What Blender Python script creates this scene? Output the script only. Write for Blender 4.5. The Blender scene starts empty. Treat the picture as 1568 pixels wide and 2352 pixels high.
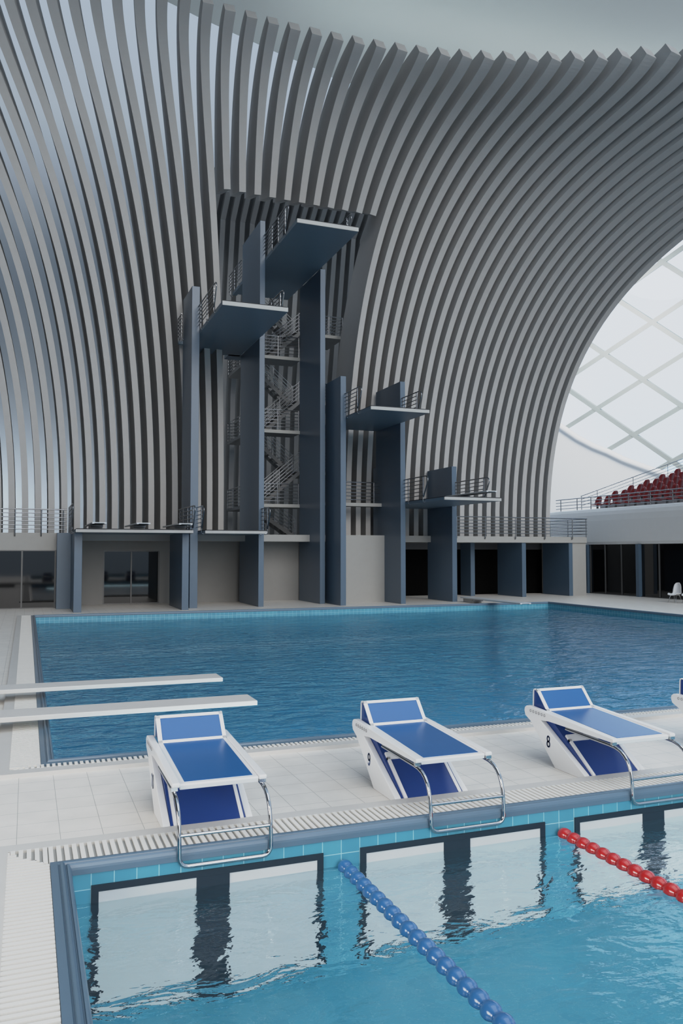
import bpy, math, random
from math import sin, cos, pi, radians, sqrt
from mathutils import Vector, Matrix
random.seed(7)
SC = bpy.context.scene
COL = SC.collection

# ------------------------------------------------------------------ materials
def new_mat(name):
    m = bpy.data.materials.new(name); m.use_nodes = True
    nt = m.node_tree
    return m, nt, nt.nodes['Principled BSDF']

def plain(name, col, rough=0.5, metal=0.0, var=0.04, scale=3.0, spec=0.5, bump=0.0, coat=0.0):
    m, nt, b = new_mat(name)
    n = nt.nodes.new('ShaderNodeTexNoise'); n.inputs['Scale'].default_value = scale; n.inputs['Detail'].default_value = 4
    tc = nt.nodes.new('ShaderNodeTexCoord'); nt.links.new(tc.outputs['Object'], n.inputs['Vector'])
    mx = nt.nodes.new('ShaderNodeMix'); mx.data_type = 'RGBA'
    mx.inputs[6].default_value = (*[max(0, c*(1-var)) for c in col], 1)
    mx.inputs[7].default_value = (*[min(1, c*(1+var)) for c in col], 1)
    nt.links.new(n.outputs['Fac'], mx.inputs[0]); nt.links.new(mx.outputs[2], b.inputs['Base Color'])
    b.inputs['Roughness'].default_value = rough; b.inputs['Metallic'].default_value = metal
    b.inputs['Specular IOR Level'].default_value = spec
    if coat: b.inputs['Coat Weight'].default_value = coat; b.inputs['Coat Roughness'].default_value = 0.08
    if bump:
        bp = nt.nodes.new('ShaderNodeBump'); bp.inputs['Strength'].default_value = bump; bp.inputs['Distance'].default_value = 0.01
        n2 = nt.nodes.new('ShaderNodeTexNoise'); n2.inputs['Scale'].default_value = 60; nt.links.new(tc.outputs['Object'], n2.inputs['Vector'])
        nt.links.new(n2.outputs['Fac'], bp.inputs['Height']); nt.links.new(bp.outputs['Normal'], b.inputs['Normal'])
    return m

def tiles(name, axes, size, off, c1, c2, mortar, mw, rough=0.35, spec=0.5):
    """square tiling in world space; axes = two of 'XYZ'"""
    m, nt, b = new_mat(name)
    g = nt.nodes.new('ShaderNodeNewGeometry'); s = nt.nodes.new('ShaderNodeSeparateXYZ')
    nt.links.new(g.outputs['Position'], s.inputs[0])
    cb = nt.nodes.new('ShaderNodeCombineXYZ')
    for i, a in enumerate(axes):
        ad = nt.nodes.new('ShaderNodeMath'); ad.operation = 'ADD'; ad.inputs[1].default_value = off[i] + 50*size
        nt.links.new(s.outputs[a], ad.inputs[0]); nt.links.new(ad.outputs[0], cb.inputs[i])
    br = nt.nodes.new('ShaderNodeTexBrick'); br.offset = 0; br.offset_frequency = 1; br.squash = 1
    br.inputs['Scale'].default_value = 1; br.inputs['Brick Width'].default_value = size; br.inputs['Row Height'].default_value = size
    br.inputs['Mortar Size'].default_value = mw; br.inputs['Mortar Smooth'].default_value = 0.1
    br.inputs['Color1'].default_value = (*c1, 1); br.inputs['Color2'].default_value = (*c2, 1); br.inputs['Mortar'].default_value = (*mortar, 1)
    nt.links.new(cb.outputs[0], br.inputs['Vector'])
    n = nt.nodes.new('ShaderNodeTexNoise'); n.inputs['Scale'].default_value = 2.5; n.inputs['Detail'].default_value = 6
    nt.links.new(g.outputs['Position'], n.inputs['Vector'])
    mx = nt.nodes.new('ShaderNodeMix'); mx.data_type = 'RGBA'; mx.blend_type = 'MULTIPLY'; mx.inputs[0].default_value = 1
    rr = nt.nodes.new('ShaderNodeMapRange'); rr.inputs[3].default_value = 0.86; rr.inputs[4].default_value = 1.12
    nt.links.new(n.outputs['Fac'], rr.inputs[0])
    nt.links.new(br.outputs['Color'], mx.inputs[6]); nt.links.new(rr.outputs[0], mx.inputs[7])
    nt.links.new(mx.outputs[2], b.inputs['Base Color'])
    b.inputs['Roughness'].default_value = rough; b.inputs['Specular IOR Level'].default_value = spec
    return m

def water(name, tint, s1, s2, strength, ior=1.33):
    m, nt, b = new_mat(name)
    nt.nodes.remove(b)
    out = nt.nodes['Material Output']
    g = nt.nodes.new('ShaderNodeNewGeometry')
    mp = nt.nodes.new('ShaderNodeMapping'); mp.inputs['Rotation'].default_value = (0, 0, 0.35); mp.inputs['Scale'].default_value = (1, 1.7, 1)
    nt.links.new(g.outputs['Position'], mp.inputs[0])
    n1 = nt.nodes.new('ShaderNodeTexNoise'); n1.inputs['Scale'].default_value = s1; n1.inputs['Detail'].default_value = 3.0; n1.inputs['Distortion'].default_value = 0.6
    n2 = nt.nodes.new('ShaderNodeTexNoise'); n2.inputs['Scale'].default_value = s2; n2.inputs['Detail'].default_value = 3.0
    for n in (n1, n2): nt.links.new(mp.outputs[0], n.inputs['Vector'])
    ad = nt.nodes.new('ShaderNodeMath'); ad.operation = 'MULTIPLY_ADD'; ad.inputs[1].default_value = s1/s2*0.8
    nt.links.new(n2.outputs['Fac'], ad.inputs[0]); nt.links.new(n1.outputs['Fac'], ad.inputs[2])
    bp = nt.nodes.new('ShaderNodeBump'); bp.inputs['Strength'].default_value = 1.0; bp.inputs['Distance'].default_value = strength
    nt.links.new(ad.outputs[0], bp.inputs['Height'])
    rf = nt.nodes.new('ShaderNodeBsdfRefraction'); rf.inputs['Color'].default_value = (*tint, 1); rf.inputs['IOR'].default_value = ior; rf.inputs['Roughness'].default_value = 0
    gl = nt.nodes.new('ShaderNodeBsdfGlossy'); gl.inputs['Roughness'].default_value = 0.02; gl.inputs['Color'].default_value = (1, 1, 1, 1)
    fr = nt.nodes.new('ShaderNodeFresnel'); fr.inputs['IOR'].default_value = ior
    for q in (rf, gl, fr): nt.links.new(bp.outputs['Normal'], q.inputs['Normal'])
    mx = nt.nodes.new('ShaderNodeMixShader')
    nt.links.new(fr.outputs[0], mx.inputs[0]); nt.links.new(rf.outputs[0], mx.inputs[1]); nt.links.new(gl.outputs[0], mx.inputs[2])
    nt.links.new(mx.outputs[0], out.inputs['Surface'])
    return m

def clear_glass(name):
    m, nt, b = new_mat(name); nt.nodes.remove(b)
    out = nt.nodes['Material Output']
    t = nt.nodes.new('ShaderNodeBsdfTransparent'); t.inputs[0].default_value = (0.97, 0.985, 1, 1)
    gl = nt.nodes.new('ShaderNodeBsdfGlossy'); gl.inputs['Roughness'].default_value = 0.02
    fr = nt.nodes.new('ShaderNodeFresnel'); fr.inputs['IOR'].default_value = 1.2
    mx = nt.nodes.new('ShaderNodeMixShader')
    nt.links.new(fr.outputs[0], mx.inputs[0]); nt.links.new(t.outputs[0], mx.inputs[1]); nt.links.new(gl.outputs[0], mx.inputs[2])
    nt.links.new(mx.outputs[0], out.inputs['Surface'])
    return m

M = dict(
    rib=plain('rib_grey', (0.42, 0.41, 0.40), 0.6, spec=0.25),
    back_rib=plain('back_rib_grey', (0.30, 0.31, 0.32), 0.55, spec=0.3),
    blade=plain('blue_grey_paint', (0.072, 0.118, 0.172), 0.34, spec=0.6, var=0.03),
    slabw=plain('pale_edge', (0.42, 0.415, 0.40), 0.5),
    under=plain('platform_blue_grey', (0.115, 0.175, 0.23), 0.4),
    mat=plain('dark_mat', (0.03, 0.03, 0.034), 0.8),
    concrete=plain('pale_concrete', (0.34, 0.335, 0.32), 0.55, bump=0.1),
    shaded_wall=plain('bay_wall_shaded', (0.235, 0.23, 0.22), 0.55),  # concrete darkened, shade under the decks put into the colour
    deckwhite=plain('white_stone', (0.62, 0.595, 0.56), 0.45),
    grate=plain('white_grating', (0.80, 0.77, 0.72), 0.5),
    channel=plain('channel_grey', (0.46, 0.45, 0.43), 0.7),
    coping=plain('blue_coping', (0.108, 0.172, 0.235), 0.28, spec=0.5, var=0.03),
    chrome=plain('chrome', (0.50, 0.50, 0.51), 0.08, 1.0, var=0.01),
    steel=plain('rail_steel', (0.26, 0.27, 0.285), 0.18, 1.0, var=0.02),
    white=plain('white_gloss', (0.80, 0.80, 0.80), 0.28, var=0.015),
    blue=plain('block_blue', (0.020, 0.115, 0.31), 0.27, spec=0.5, var=0.03, bump=0.04),
    darkblue=plain('block_deep_blue', (0.012, 0.045, 0.20), 0.25, spec=0.5, var=0.03),
    number=plain('number_blue', (0.05, 0.12, 0.33), 0.4),
    boardgrey=plain('board_grey', (0.60, 0.62, 0.63), 0.4),
    boardwhite=plain('board_white', (0.66, 0.63, 0.595), 0.45),
    redf=plain('float_red', (0.46, 0.018, 0.018), 0.22, var=0.06, coat=0.4),
    bluef=plain('float_blue', (0.03, 0.135, 0.32), 0.22, var=0.06, coat=0.4),
    red=plain('seat_red', (0.19, 0.012, 0.014), 0.35, var=0.05, coat=0.2),
    padw=plain('pad_white', (0.62, 0.62, 0.61), 0.5),
    padb=plain('pad_black', (0.007, 0.020, 0.034), 0.5),
    glassdark=plain('dark_glazing', (0.004, 0.004, 0.0045), 0.04, spec=0.5, var=0.0),
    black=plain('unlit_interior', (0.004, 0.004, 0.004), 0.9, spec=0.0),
    frame=plain('window_frame_grey', (0.10, 0.10, 0.10), 0.4, 0.3),
    ceiling=plain('ceiling_grey', (0.76, 0.80, 0.785), 0.7, var=0.03, scale=0.3),
    shell=plain('rear_panel', (0.43, 0.475, 0.525), 0.7, var=0.05, scale=0.1),
    wallgrey=plain('wall_grey', (0.07, 0.07, 0.075), 0.6),
    farwhite=plain('far_white', (0.84, 0.85, 0.86), 0.6, var=0.01),
    lattice=plain('lattice_white', (0.35, 0.375, 0.36), 0.5),
    fascia=plain('fascia_grey', (0.74, 0.74, 0.735), 0.45, var=0.02),
    tier=plain('tier_grey', (0.36, 0.36, 0.37), 0.7),
    stairs=plain('stair_grey', (0.16, 0.16, 0.16), 0.6),
    chair=plain('chair_white', (0.80, 0.80, 0.80), 0.35),
    deck=tiles('deck_tiles', 'XY', 0.43, (0.045, 0.10), (0.82, 0.775, 0.715), (0.80, 0.755, 0.695), (0.46, 0.44, 0.41), 0.0035, 0.42),
    pool_xz=tiles('pool_tiles_xz', 'XZ', 0.21, (-0.6205+0.21*3, 0.170), (0.095, 0.345, 0.45), (0.07, 0.295, 0.41), (0.36, 0.62, 0.70), 0.0045),
    pool_yz=tiles('pool_tiles_yz', 'YZ', 0.21, (0.0, 0.170), (0.095, 0.345, 0.45), (0.07, 0.295, 0.41), (0.36, 0.62, 0.70), 0.0045),
    pool_xy=tiles('pool_tiles_xy', 'XY', 0.216, (0.0, 0.0), (0.12, 0.45, 0.58), (0.10, 0.41, 0.55), (0.20, 0.52, 0.62), 0.005),
    deep_xy=tiles('deep_tiles_xy', 'XY', 0.216, (0.0, 0.0), (0.05, 0.24, 0.37), (0.04, 0.21, 0.34), (0.10, 0.30, 0.40), 0.005),
    glass=clear_glass('clear_glass'),
    water_near=water('pool_water_near', (0.93, 0.97, 0.985), 1.7, 5.5, 0.036),
    water_far=water('pool_water_far', (0.62, 0.86, 0.98), 1.3, 5.0, 0.24),
)

# ------------------------------------------------------------------ mesh builder
class MB:
    def __init__(s): s.v = []; s.f = []; s.sm = []
    def add(s, vs, fs, smooth=False):
        o = len(s.v); s.v += [tuple(v) for v in vs]
        for f in fs: s.f.append(tuple(i+o for i in f)); s.sm.append(smooth)
        return s
    def box(s, x0, x1, y0, y1, z0, z1):
        v = [(x0,y0,z0),(x1,y0,z0),(x1,y1,z0),(x0,y1,z0),(x0,y0,z1),(x1,y0,z1),(x1,y1,z1),(x0,y1,z1)]
        return s.add(v, [(0,3,2,1),(4,5,6,7),(0,1,5,4),(1,2,6,5),(2,3,7,6),(3,0,4,7)])
    def prism(s, poly, axis, a, b):
        """poly: 2-D points; axis 'x' -> (y,z), 'y' -> (x,z), 'z' -> (x,y)"""
        def p(q, t):
            return {'x': (t, q[0], q[1]), 'y': (q[0], t, q[1]), 'z': (q[0], q[1], t)}[axis]
        n = len(poly)
        v = [p(q, a) for q in poly] + [p(q, b) for q in poly]
        f = [tuple(range(n)), tuple(reversed(range(n, 2*n)))] + [(i, i+n, (i+1) % n + n, (i+1) % n) for i in range(n)]
        return s.add(v, f)
    def quad(s, a, b, c, d): return s.add([a, b, c, d], [(0, 1, 2, 3)])
    def tube(s, pts, r, n=8, closed=False, taper=None):
        pts = [Vector(p) for p in pts]; k = len(pts)
        tg = []
        for i in range(k):
            a = pts[i-1] if (i > 0 or closed) else pts[0]; b = pts[(i+1) % k] if (i < k-1 or closed) else pts[-1]
            tg.append((b-a).normalized())
        up = Vector((0, 0, 1)) if abs(tg[0].z) < 0.9 else Vector((1, 0, 0))
        u = (up - tg[0]*up.dot(tg[0])).normalized(); vs = []
        for i in range(k):
            u = (u - tg[i]*u.dot(tg[i])).normalized(); w = tg[i].cross(u)
            rr = r if taper is None else r*taper[i]
            vs += [pts[i] + u*(rr*cos(2*pi*j/n)) + w*(rr*sin(2*pi*j/n)) for j in range(n)]
        fs = []
        for i in range(k if closed else k-1):
            i2 = (i+1) % k
            fs += [(i*n+j, i*n+(j+1) % n, i2*n+(j+1) % n, i2*n+j) for j in range(n)]
        s.add(vs, fs, True)
        if not closed:
            s.add(vs[:n], [tuple(reversed(range(n)))]); s.add(vs[-n:], [tuple(range(n))])
        return s
    def lathe(s, prof, axis, c, n=20):
        """prof: (t, r) along axis 'y' or 'z' or 'x' from centre c"""
        vs = []; k = len(prof)
        for t, r in prof:
            for j in range(n):
                a = 2*pi*j/n; q = {'y': (r*cos(a), t, r*sin(a)), 'z': (r*cos(a), r*sin(a), t), 'x': (t, r*cos(a), r*sin(a))}[axis]
                vs.append(tuple(q[i]+c[i] for i in range(3)))
        fs = [(i*n+j, i*n+(j+1) % n, (i+1)*n+(j+1) % n, (i+1)*n+j) for i in range(k-1) for j in range(n)]
        return s.add(vs, fs, True)
    def build(s, name, mat, parent=None, loc=(0, 0, 0), bevel=0.0, normals=True):
        """vertices are in world space; the object's origin goes to loc (top level) or to its parent's origin"""
        if parent is not None: loc = ORG[parent.name]
        me = bpy.data.meshes.new(name)
        me.from_pydata([(v[0]-loc[0], v[1]-loc[1], v[2]-loc[2]) for v in s.v], [], s.f)
        me.polygons.foreach_set('use_smooth', s.sm)
        me.materials.append(M[mat] if isinstance(mat, str) else mat)
        me.update()
        if normals:
            import bmesh
            bm = bmesh.new(); bm.from_mesh(me); bmesh.ops.recalc_face_normals(bm, faces=bm.faces); bm.to_mesh(me); bm.free()
        o = bpy.data.objects.new(name, me); COL.objects.link(o); ORG[o.name] = tuple(loc)
        if parent is not None: o.parent = parent
        else: o.location = loc
        if bevel:
            md = o.modifiers.new('bevel', 'BEVEL'); md.width = bevel; md.segments = 2; md.limit_method = 'ANGLE'; md.harden_normals = False
        return o
ORG = {}

def tag(o, label=None, cat=None, group=None, kind=None):
    if label: o['label'] = label
    if cat: o['category'] = cat
    if group: o['group'] = group
    if kind: o['kind'] = kind
    return o
def thing(name, label, cat, loc, group=None):
    o = bpy.data.objects.new(name, None); o.empty_display_size = 0.2; COL.objects.link(o); o.location = loc; ORG[o.name] = tuple(loc)
    return tag(o, label, cat, group)
def struct(name, mb, mat, label=None, cat=None, bevel=0.0):
    o = mb.build(name, mat, bevel=bevel); o['kind'] = 'structure'
    return tag(o, label, cat)
def dup(o, loc, parent=None):
    c = o.copy(); COL.objects.link(c)
    if parent is not None: c.parent = parent
    else: c.location = loc
    for ch in list(o.children): dup(ch, None, c)
    return c
def B(*a): return MB().box(*a)

# ------------------------------------------------------------------ camera
cam = bpy.data.cameras.new('camera'); co = bpy.data.objects.new('camera', cam); COL.objects.link(co)
cam.sensor_fit = 'VERTICAL'; cam.sensor_height = 36; cam.sensor_width = 24; cam.lens = 1876/2352*36
cam.clip_end = 500
co.location = (0, 0, 3); co.rotation_euler = (radians(90+2.78), 0, radians(-21.05))
SC.camera = co

# ------------------------------------------------------------------ pools, deck
WZ = -0.297
NX0, NX1, NY0, NY1 = 0.427, 28.36, -14.0, 8.166      # lane pool
FX0, FX1, FY0, FY1 = 0.408, 28.36, 12.35, 40.23     # diving pool
# deck: four plates round the two pools' gutters and copings
dk = MB()
dk.box(-12, -0.28, -14, 52, -0.3, 0)
dk.box(-0.28, 38.3, 8.9, 11.9, -0.3, 0)
dk.box(28.6, 38.3, 11.9, 52, -0.3, 0); dk.box(28.6, 38.3, -14, 8.9, -0.3, 0)
dk.box(-0.28, 28.6, 40.5, 52, -0.3, 0)
struct('floor', dk, 'deck', 'pale square tiled pool deck', 'floor')
# basins
def basin(name, x0, x1, y0, y1, zb, fl, label):
    r = MB().quad((x0,y0,zb),(x1,y0,zb),(x1,y1,zb),(x0,y1,zb)).build(name, fl, normals=False)
    tag(r, label, 'pool basin', kind='structure')
    a = MB(); a.quad((x0,y1,zb),(x1,y1,zb),(x1,y1,-0.02),(x0,y1,-0.02)); a.quad((x1,y0,zb),(x0,y0,zb),(x0,y0,-0.02),(x1,y0,-0.02))
    b = MB(); b.quad((x0,y0,zb),(x0,y1,zb),(x0,y1,-0.02),(x0,y0,-0.02)); b.quad((x1,y1,zb),(x1,y0,zb),(x1,y0,-0.02),(x1,y1,-0.02))
    a.build('end_wall', 'pool_xz', r, normals=False); b.build('side_wall', 'pool_yz', r, normals=False)
basin('lane_pool_basin', NX0, NX1, NY0, NY1, -2.6, 'pool_xy', 'light blue tiled basin of the lane pool')
basin('diving_pool_basin', FX0, FX1, FY0, FY1, -4.6, 'deep_xy', 'blue tiled basin of the diving pool')
w = MB().quad((NX0,NY0,WZ),(NX1,NY0,WZ),(NX1,NY1,WZ),(NX0,NY1,WZ)).build('lane_pool_water', 'water_near', normals=False)
tag(w, 'clear rippled light blue water of the lane pool in the foreground', 'water', kind='stuff')
w = MB().quad((FX0,FY0,WZ),(FX1,FY0,WZ),(FX1,FY1,WZ),(FX0,FY1,WZ)).build('diving_pool_water', 'water_far', normals=False)
tag(w, 'rippled darker blue water of the diving pool below the towers', 'water', kind='stuff')

def coping(name, x0, x1, y0, y1, wd, label, sides='NSEW'):
    """rounded ridge coping mitred round a rectangular pool; profile runs from outer edge (d=wd) to pool face (d=0)"""
    prof = [(wd, -0.05), (wd, 0.066), (0.105, 0.068), (0.098, 0.058), (0.088, 0.058), (0.08, 0.084), (0.062, 0.094), (0.045, 0.088), (0.038, 0.070), (0.030, 0.070),
            (0.024, 0.084), (0.012, 0.087), (0.0, 0.074), (-0.012, 0.05), (-0.015, 0.03), (-0.015, -0.02), (0.004, -0.023)]
    mb = MB(); k = len(prof); vs = []
    for d, z in prof: vs += [(x0-d,y0-d,z),(x1+d,y0-d,z),(x1+d,y1+d,z),(x0-d,y1+d,z)]
    for i in range(k-1):
        for j in range(4):
            j2 = (j+1) % 4; mb.add([vs[i*4+j], vs[i*4+j2], vs[i*4+4+j2], vs[i*4+4+j]], [(0,1,2,3)], False)
    o = mb.build(name, 'coping'); tag(o, label, 'pool coping', kind='structure')
coping('lane_pool_coping', NX0, NX1, NY0, NY1, 0.17, 'blue grey coping round the lane pool')
coping('diving_pool_coping', FX0, FX1, FY0, FY1, 0.17, 'blue grey coping round the diving pool')

# gutters: channel + white bars, plain kerb outside them
def grating_x(name, x0, x1, y0, y1, label):       # bars run along y
    r = thing(name, label, 'drain grating', ((x0+x1)/2, (y0+y1)/2, 0))
    mb = MB(); x = x0; 
    while x < x1-0.04: mb.box(x, x+0.042, y0, y1, 0.028, 0.062); x += 0.0735
    mb.build('bars', 'grate', r); B(x0, x1, y0, y1, 0.0, 0.03).build('channel', 'channel', r)
def grating_y(name, x0, x1, y0, y1, label, inset=None):
    r = thing(name, label, 'drain grating', ((x0+x1)/2, (y0+y1)/2, 0))
    mb = MB(); y = y0
    while y < y1-0.04: mb.box(x0, x1, y, y+0.042, 0.028, 0.062); y += 0.0735
    mb.build('bars', 'grate', r); B(x0, x1, y0, y1, 0.0, 0.03).build('channel', 'channel', r)
def miter_grate(name, ox, oy, sx, wd, label):     # corner piece: bars along y shrinking to a point
    pass
CO = 0.175
grating_x('drain_grating', NX0-CO, NX1, NY1+CO, 8.79, 'white slatted drain grating in front of the starting blocks')
grating_y('drain_grating', -0.12, NX0-CO, NY0, NY1+CO, 'white slatted drain grating along the left edge of the lane pool')
grating_x('drain_grating', FX0-CO, FX1, 12.03, FY0-CO, 'white slatted drain grating on the near edge of the diving pool')
grating_y('drain_grating', -0.167, FX0-CO, FY0-CO, 40.6, 'white slatted drain grating along the left edge of the diving pool')
def corner_grate(name, xa, xb, ya, yb, up, label):
    r = thing(name, label, 'drain grating', ((xa+xb)/2, (ya+yb)/2, 0)); a = MB(); b = MB(); L = xb-xa; n = int(L/0.0735)
    for i in range(n):
        x = xb-(i+1)*0.0735+0.02; t = (x+0.042-xa)/L
        # bars parallel to y on one half of the mitre, bars parallel to x on the other
        ylo = (yb-(yb-ya)*t) if up else ya
        yhi = yb if up else (ya+(yb-ya)*t)
        B(x, x+0.042, ylo, yhi, 0.028, 0.062).build('bar', 'grate', r)
    n = int((yb-ya)/0.0735)
    for i in range(n):
        y = (ya+i*0.0735) if up else (yb-(i+1)*0.0735+0.03); t = ((y-ya)/(yb-ya))
        xe = xb-L*t if up else xa+L*t
        xe = max(xa+0.02, xa+L*((1-t) if up else t)-0.05)
        B(xa, xe, y, y+0.042, 0.028, 0.062).build('cross_bar', 'grate', r)
    B(xa, xb, ya, yb, 0.0, 0.03).build('channel', 'channel', r)
corner_grate('drain_grating', -0.12, NX0-CO, NY1+CO, 8.79, True, 'mitred corner piece of white grating at the left corner of the lane pool')
corner_grate('drain_grating', -0.167, FX0-CO, 12.03, FY0-CO, False, 'mitred corner piece of white grating at the near left corner of the diving pool')
kb = MB(); kb.box(-0.275, 28.6, 8.79, 8.985, -0.3, 0.056); kb.box(-0.275, -0.12, -14, 8.79, -0.3, 0.056)
struct('trim_1', kb, 'deckwhite', 'plain pale kerb between grating and tiles at the lane pool', 'kerb')
kb = MB(); kb.box(-0.353, 28.75, 11.80, 12.03, -0.3, 0.056); kb.box(-0.353, -0.167, 12.03, 40.75, -0.3, 0.056)
kb.box(28.53, 28.75, 12.03, 40.75, -0.3, 0.056); kb.box(-0.167, 28.53, 40.4, 40.75, -0.3, 0.056)
struct('trim_2', kb, 'deckwhite', 'plain pale kerb round the diving pool', 'kerb')
B(28.53, 28.75, NY0, 8.79, -0.3, 0.056).build('trim_3', 'deckwhite')['kind'] = 'structure'

# ------------------------------------------------------------------ touch pads on the lane pool end wall
PADX = [0.6205, 3.352, 6.085, 8.82]
PADL = ['white touch pad with black border on the wall below starting block ten', 'white touch pad with black border on the wall below starting block nine',
        'white touch pad with black border on the wall below starting block eight', 'white touch pad with black border on the wall beyond block eight']
for x, lb in zip(PADX, PADL):
    y = NY1; zt, zb = -0.135, -2.45; wd = 2.316
    r = thing('touch_pad', lb, 'touch pad', (x+wd/2, y-0.012, zb), 'touch pads on the lane pool wall')
    B(x+0.06, x+wd-0.06, y-0.012, y, zb+0.03, zt-0.05).build('panel', 'padw', r)
    f = MB(); f.box(x, x+wd, y-0.018, y, zt-0.062, zt); f.box(x, x+0.068, y-0.018, y, zb, zt-0.062); f.box(x+wd-0.068, x+wd, y-0.018, y, zb, zt-0.062); f.box(x+0.068, x+wd-0.068, y-0.018, y, zb, zb+0.05)
    f.build('border', 'padb', r)
    B(x+wd/2-0.165, x+wd/2+0.165, y-0.019, y, zb+0.05, zt-0.062).build('centre_stripe', 'padb', r)

# ------------------------------------------------------------------ lane ropes
def float_mesh(mat, name):
    prof = [(-0.088, 0.0), (-0.088, 0.042), (-0.080, 0.050), (-0.066, 0.060), (-0.058, 0.062), (-0.050, 0.070), (-0.02, 0.0815), (0.012, 0.0825), (0.045, 0.075), (0.07, 0.061), (0.082, 0.046), (0.088, 0.036), (0.088, 0)]
    return MB().lathe(prof, 'y', (0, 0, 0), 22)
def lane_rope(x, mat, label):
    r = thing('lane_rope', label, 'lane rope', (x, 8.09, WZ+0.012))
    MB().tube([(x, 8.16, WZ+0.012), (x, 2.0, WZ+0.012)], 0.012, 6).build('cable', 'steel', r)
    first = None; y = 8.07; i = 0
    while y > 4.0:
        if first is None:
            mb = float_mesh(mat, 'float'); mb.v = [(a*0.972+x, b*0.972+y, c*0.972+WZ+0.012) for a, b, c in mb.v]
            first = mb.build('float', mat, r)
        else:
            c = first.copy(); COL.objects.link(c); c.parent = r; c.location = (0, y-8.07, 0)
        y -= 0.1685
lane_rope(3.150, 'bluef', 'lane rope of glossy blue floats running from the wall between blocks ten and nine')
lane_rope(5.885, 'redf', 'lane rope of glossy red floats running from the wall between blocks nine and eight')

# ------------------------------------------------------------------ starting blocks
GLY = {  # stroke digits on a 0..1 (w) by 0..1 (h) cell
    '1': [[(0.25, 0.80), (0.6, 1.0), (0.6, 0.0)]],
    '0': [[(0.5+0.42*cos(a*pi/12), 0.5+0.5*sin(a*pi/12)) for a in range(25)]],
    '8': [[(0.5+0.36*cos(a*pi/10), 0.75+0.25*sin(a*pi/10)) for a in range(21)], [(0.5+0.42*cos(a*pi/10), 0.26+0.26*sin(a*pi/10)) for a in range(21)]],
    '9': [[(0.5+0.4*cos(a*pi/10), 0.70+0.29*sin(a*pi/10)) for a in range(21)], [(0.9, 0.70), (0.88, 0.42), (0.78, 0.16), (0.58, 0.02), (0.36, 0.02), (0.18, 0.14)]],
}
def number_mesh(txt, x, yc, zc, h):
    """flat stroke digits on the plane x, facing -x, read from the left (world -x side, +y is left for that viewer)"""
    mb = MB(); w = h*0.52; th = h*0.075; tot = len(txt)*w+(len(txt)-1)*h*0.12; y0 = yc+tot/2
    for ch in txt:
        for st in GLY[ch]:
            P = [(y0-a*w, zc+(b-0.5)*h) for a, b in st]
            for i in range(len(P)-1):
                (ya, za), (yb, zb) = P[i], P[i+1]; dy, dz = yb-ya, zb-za; l = max(1e-6, sqrt(dy*dy+dz*dz)); dy /= l; dz /= l
                ny, nz = -dz*th, dy*th; e = th*0.45
                mb.quad((x, ya-dy*e+ny, za-dz*e+nz), (x, yb+dy*e+ny, zb+dz*e+nz), (x, yb+dy*e-ny, zb+dz*e-nz), (x, ya-dy*e-ny, za-dz*e-nz))
        y0 -= w+h*0.12
    return mb
def side_plate(x0, x1):
    out = [(9.66, 0), (8.995, 0), (8.995, 0.045), (9.03, 0.07), (9.985, 0.592), (9.80, 0.612), (8.45, 0.603), (8.437, 0.612), (8.435, 0.64), (8.45, 0.652), (10.28, 0.75), (10.34, 0.745), (10.385, 0.712), (10.395, 0.665), (10.37, 0.60), (10.22, 0.53)]
    return MB().prism(out, 'x', x0, x1)
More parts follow.
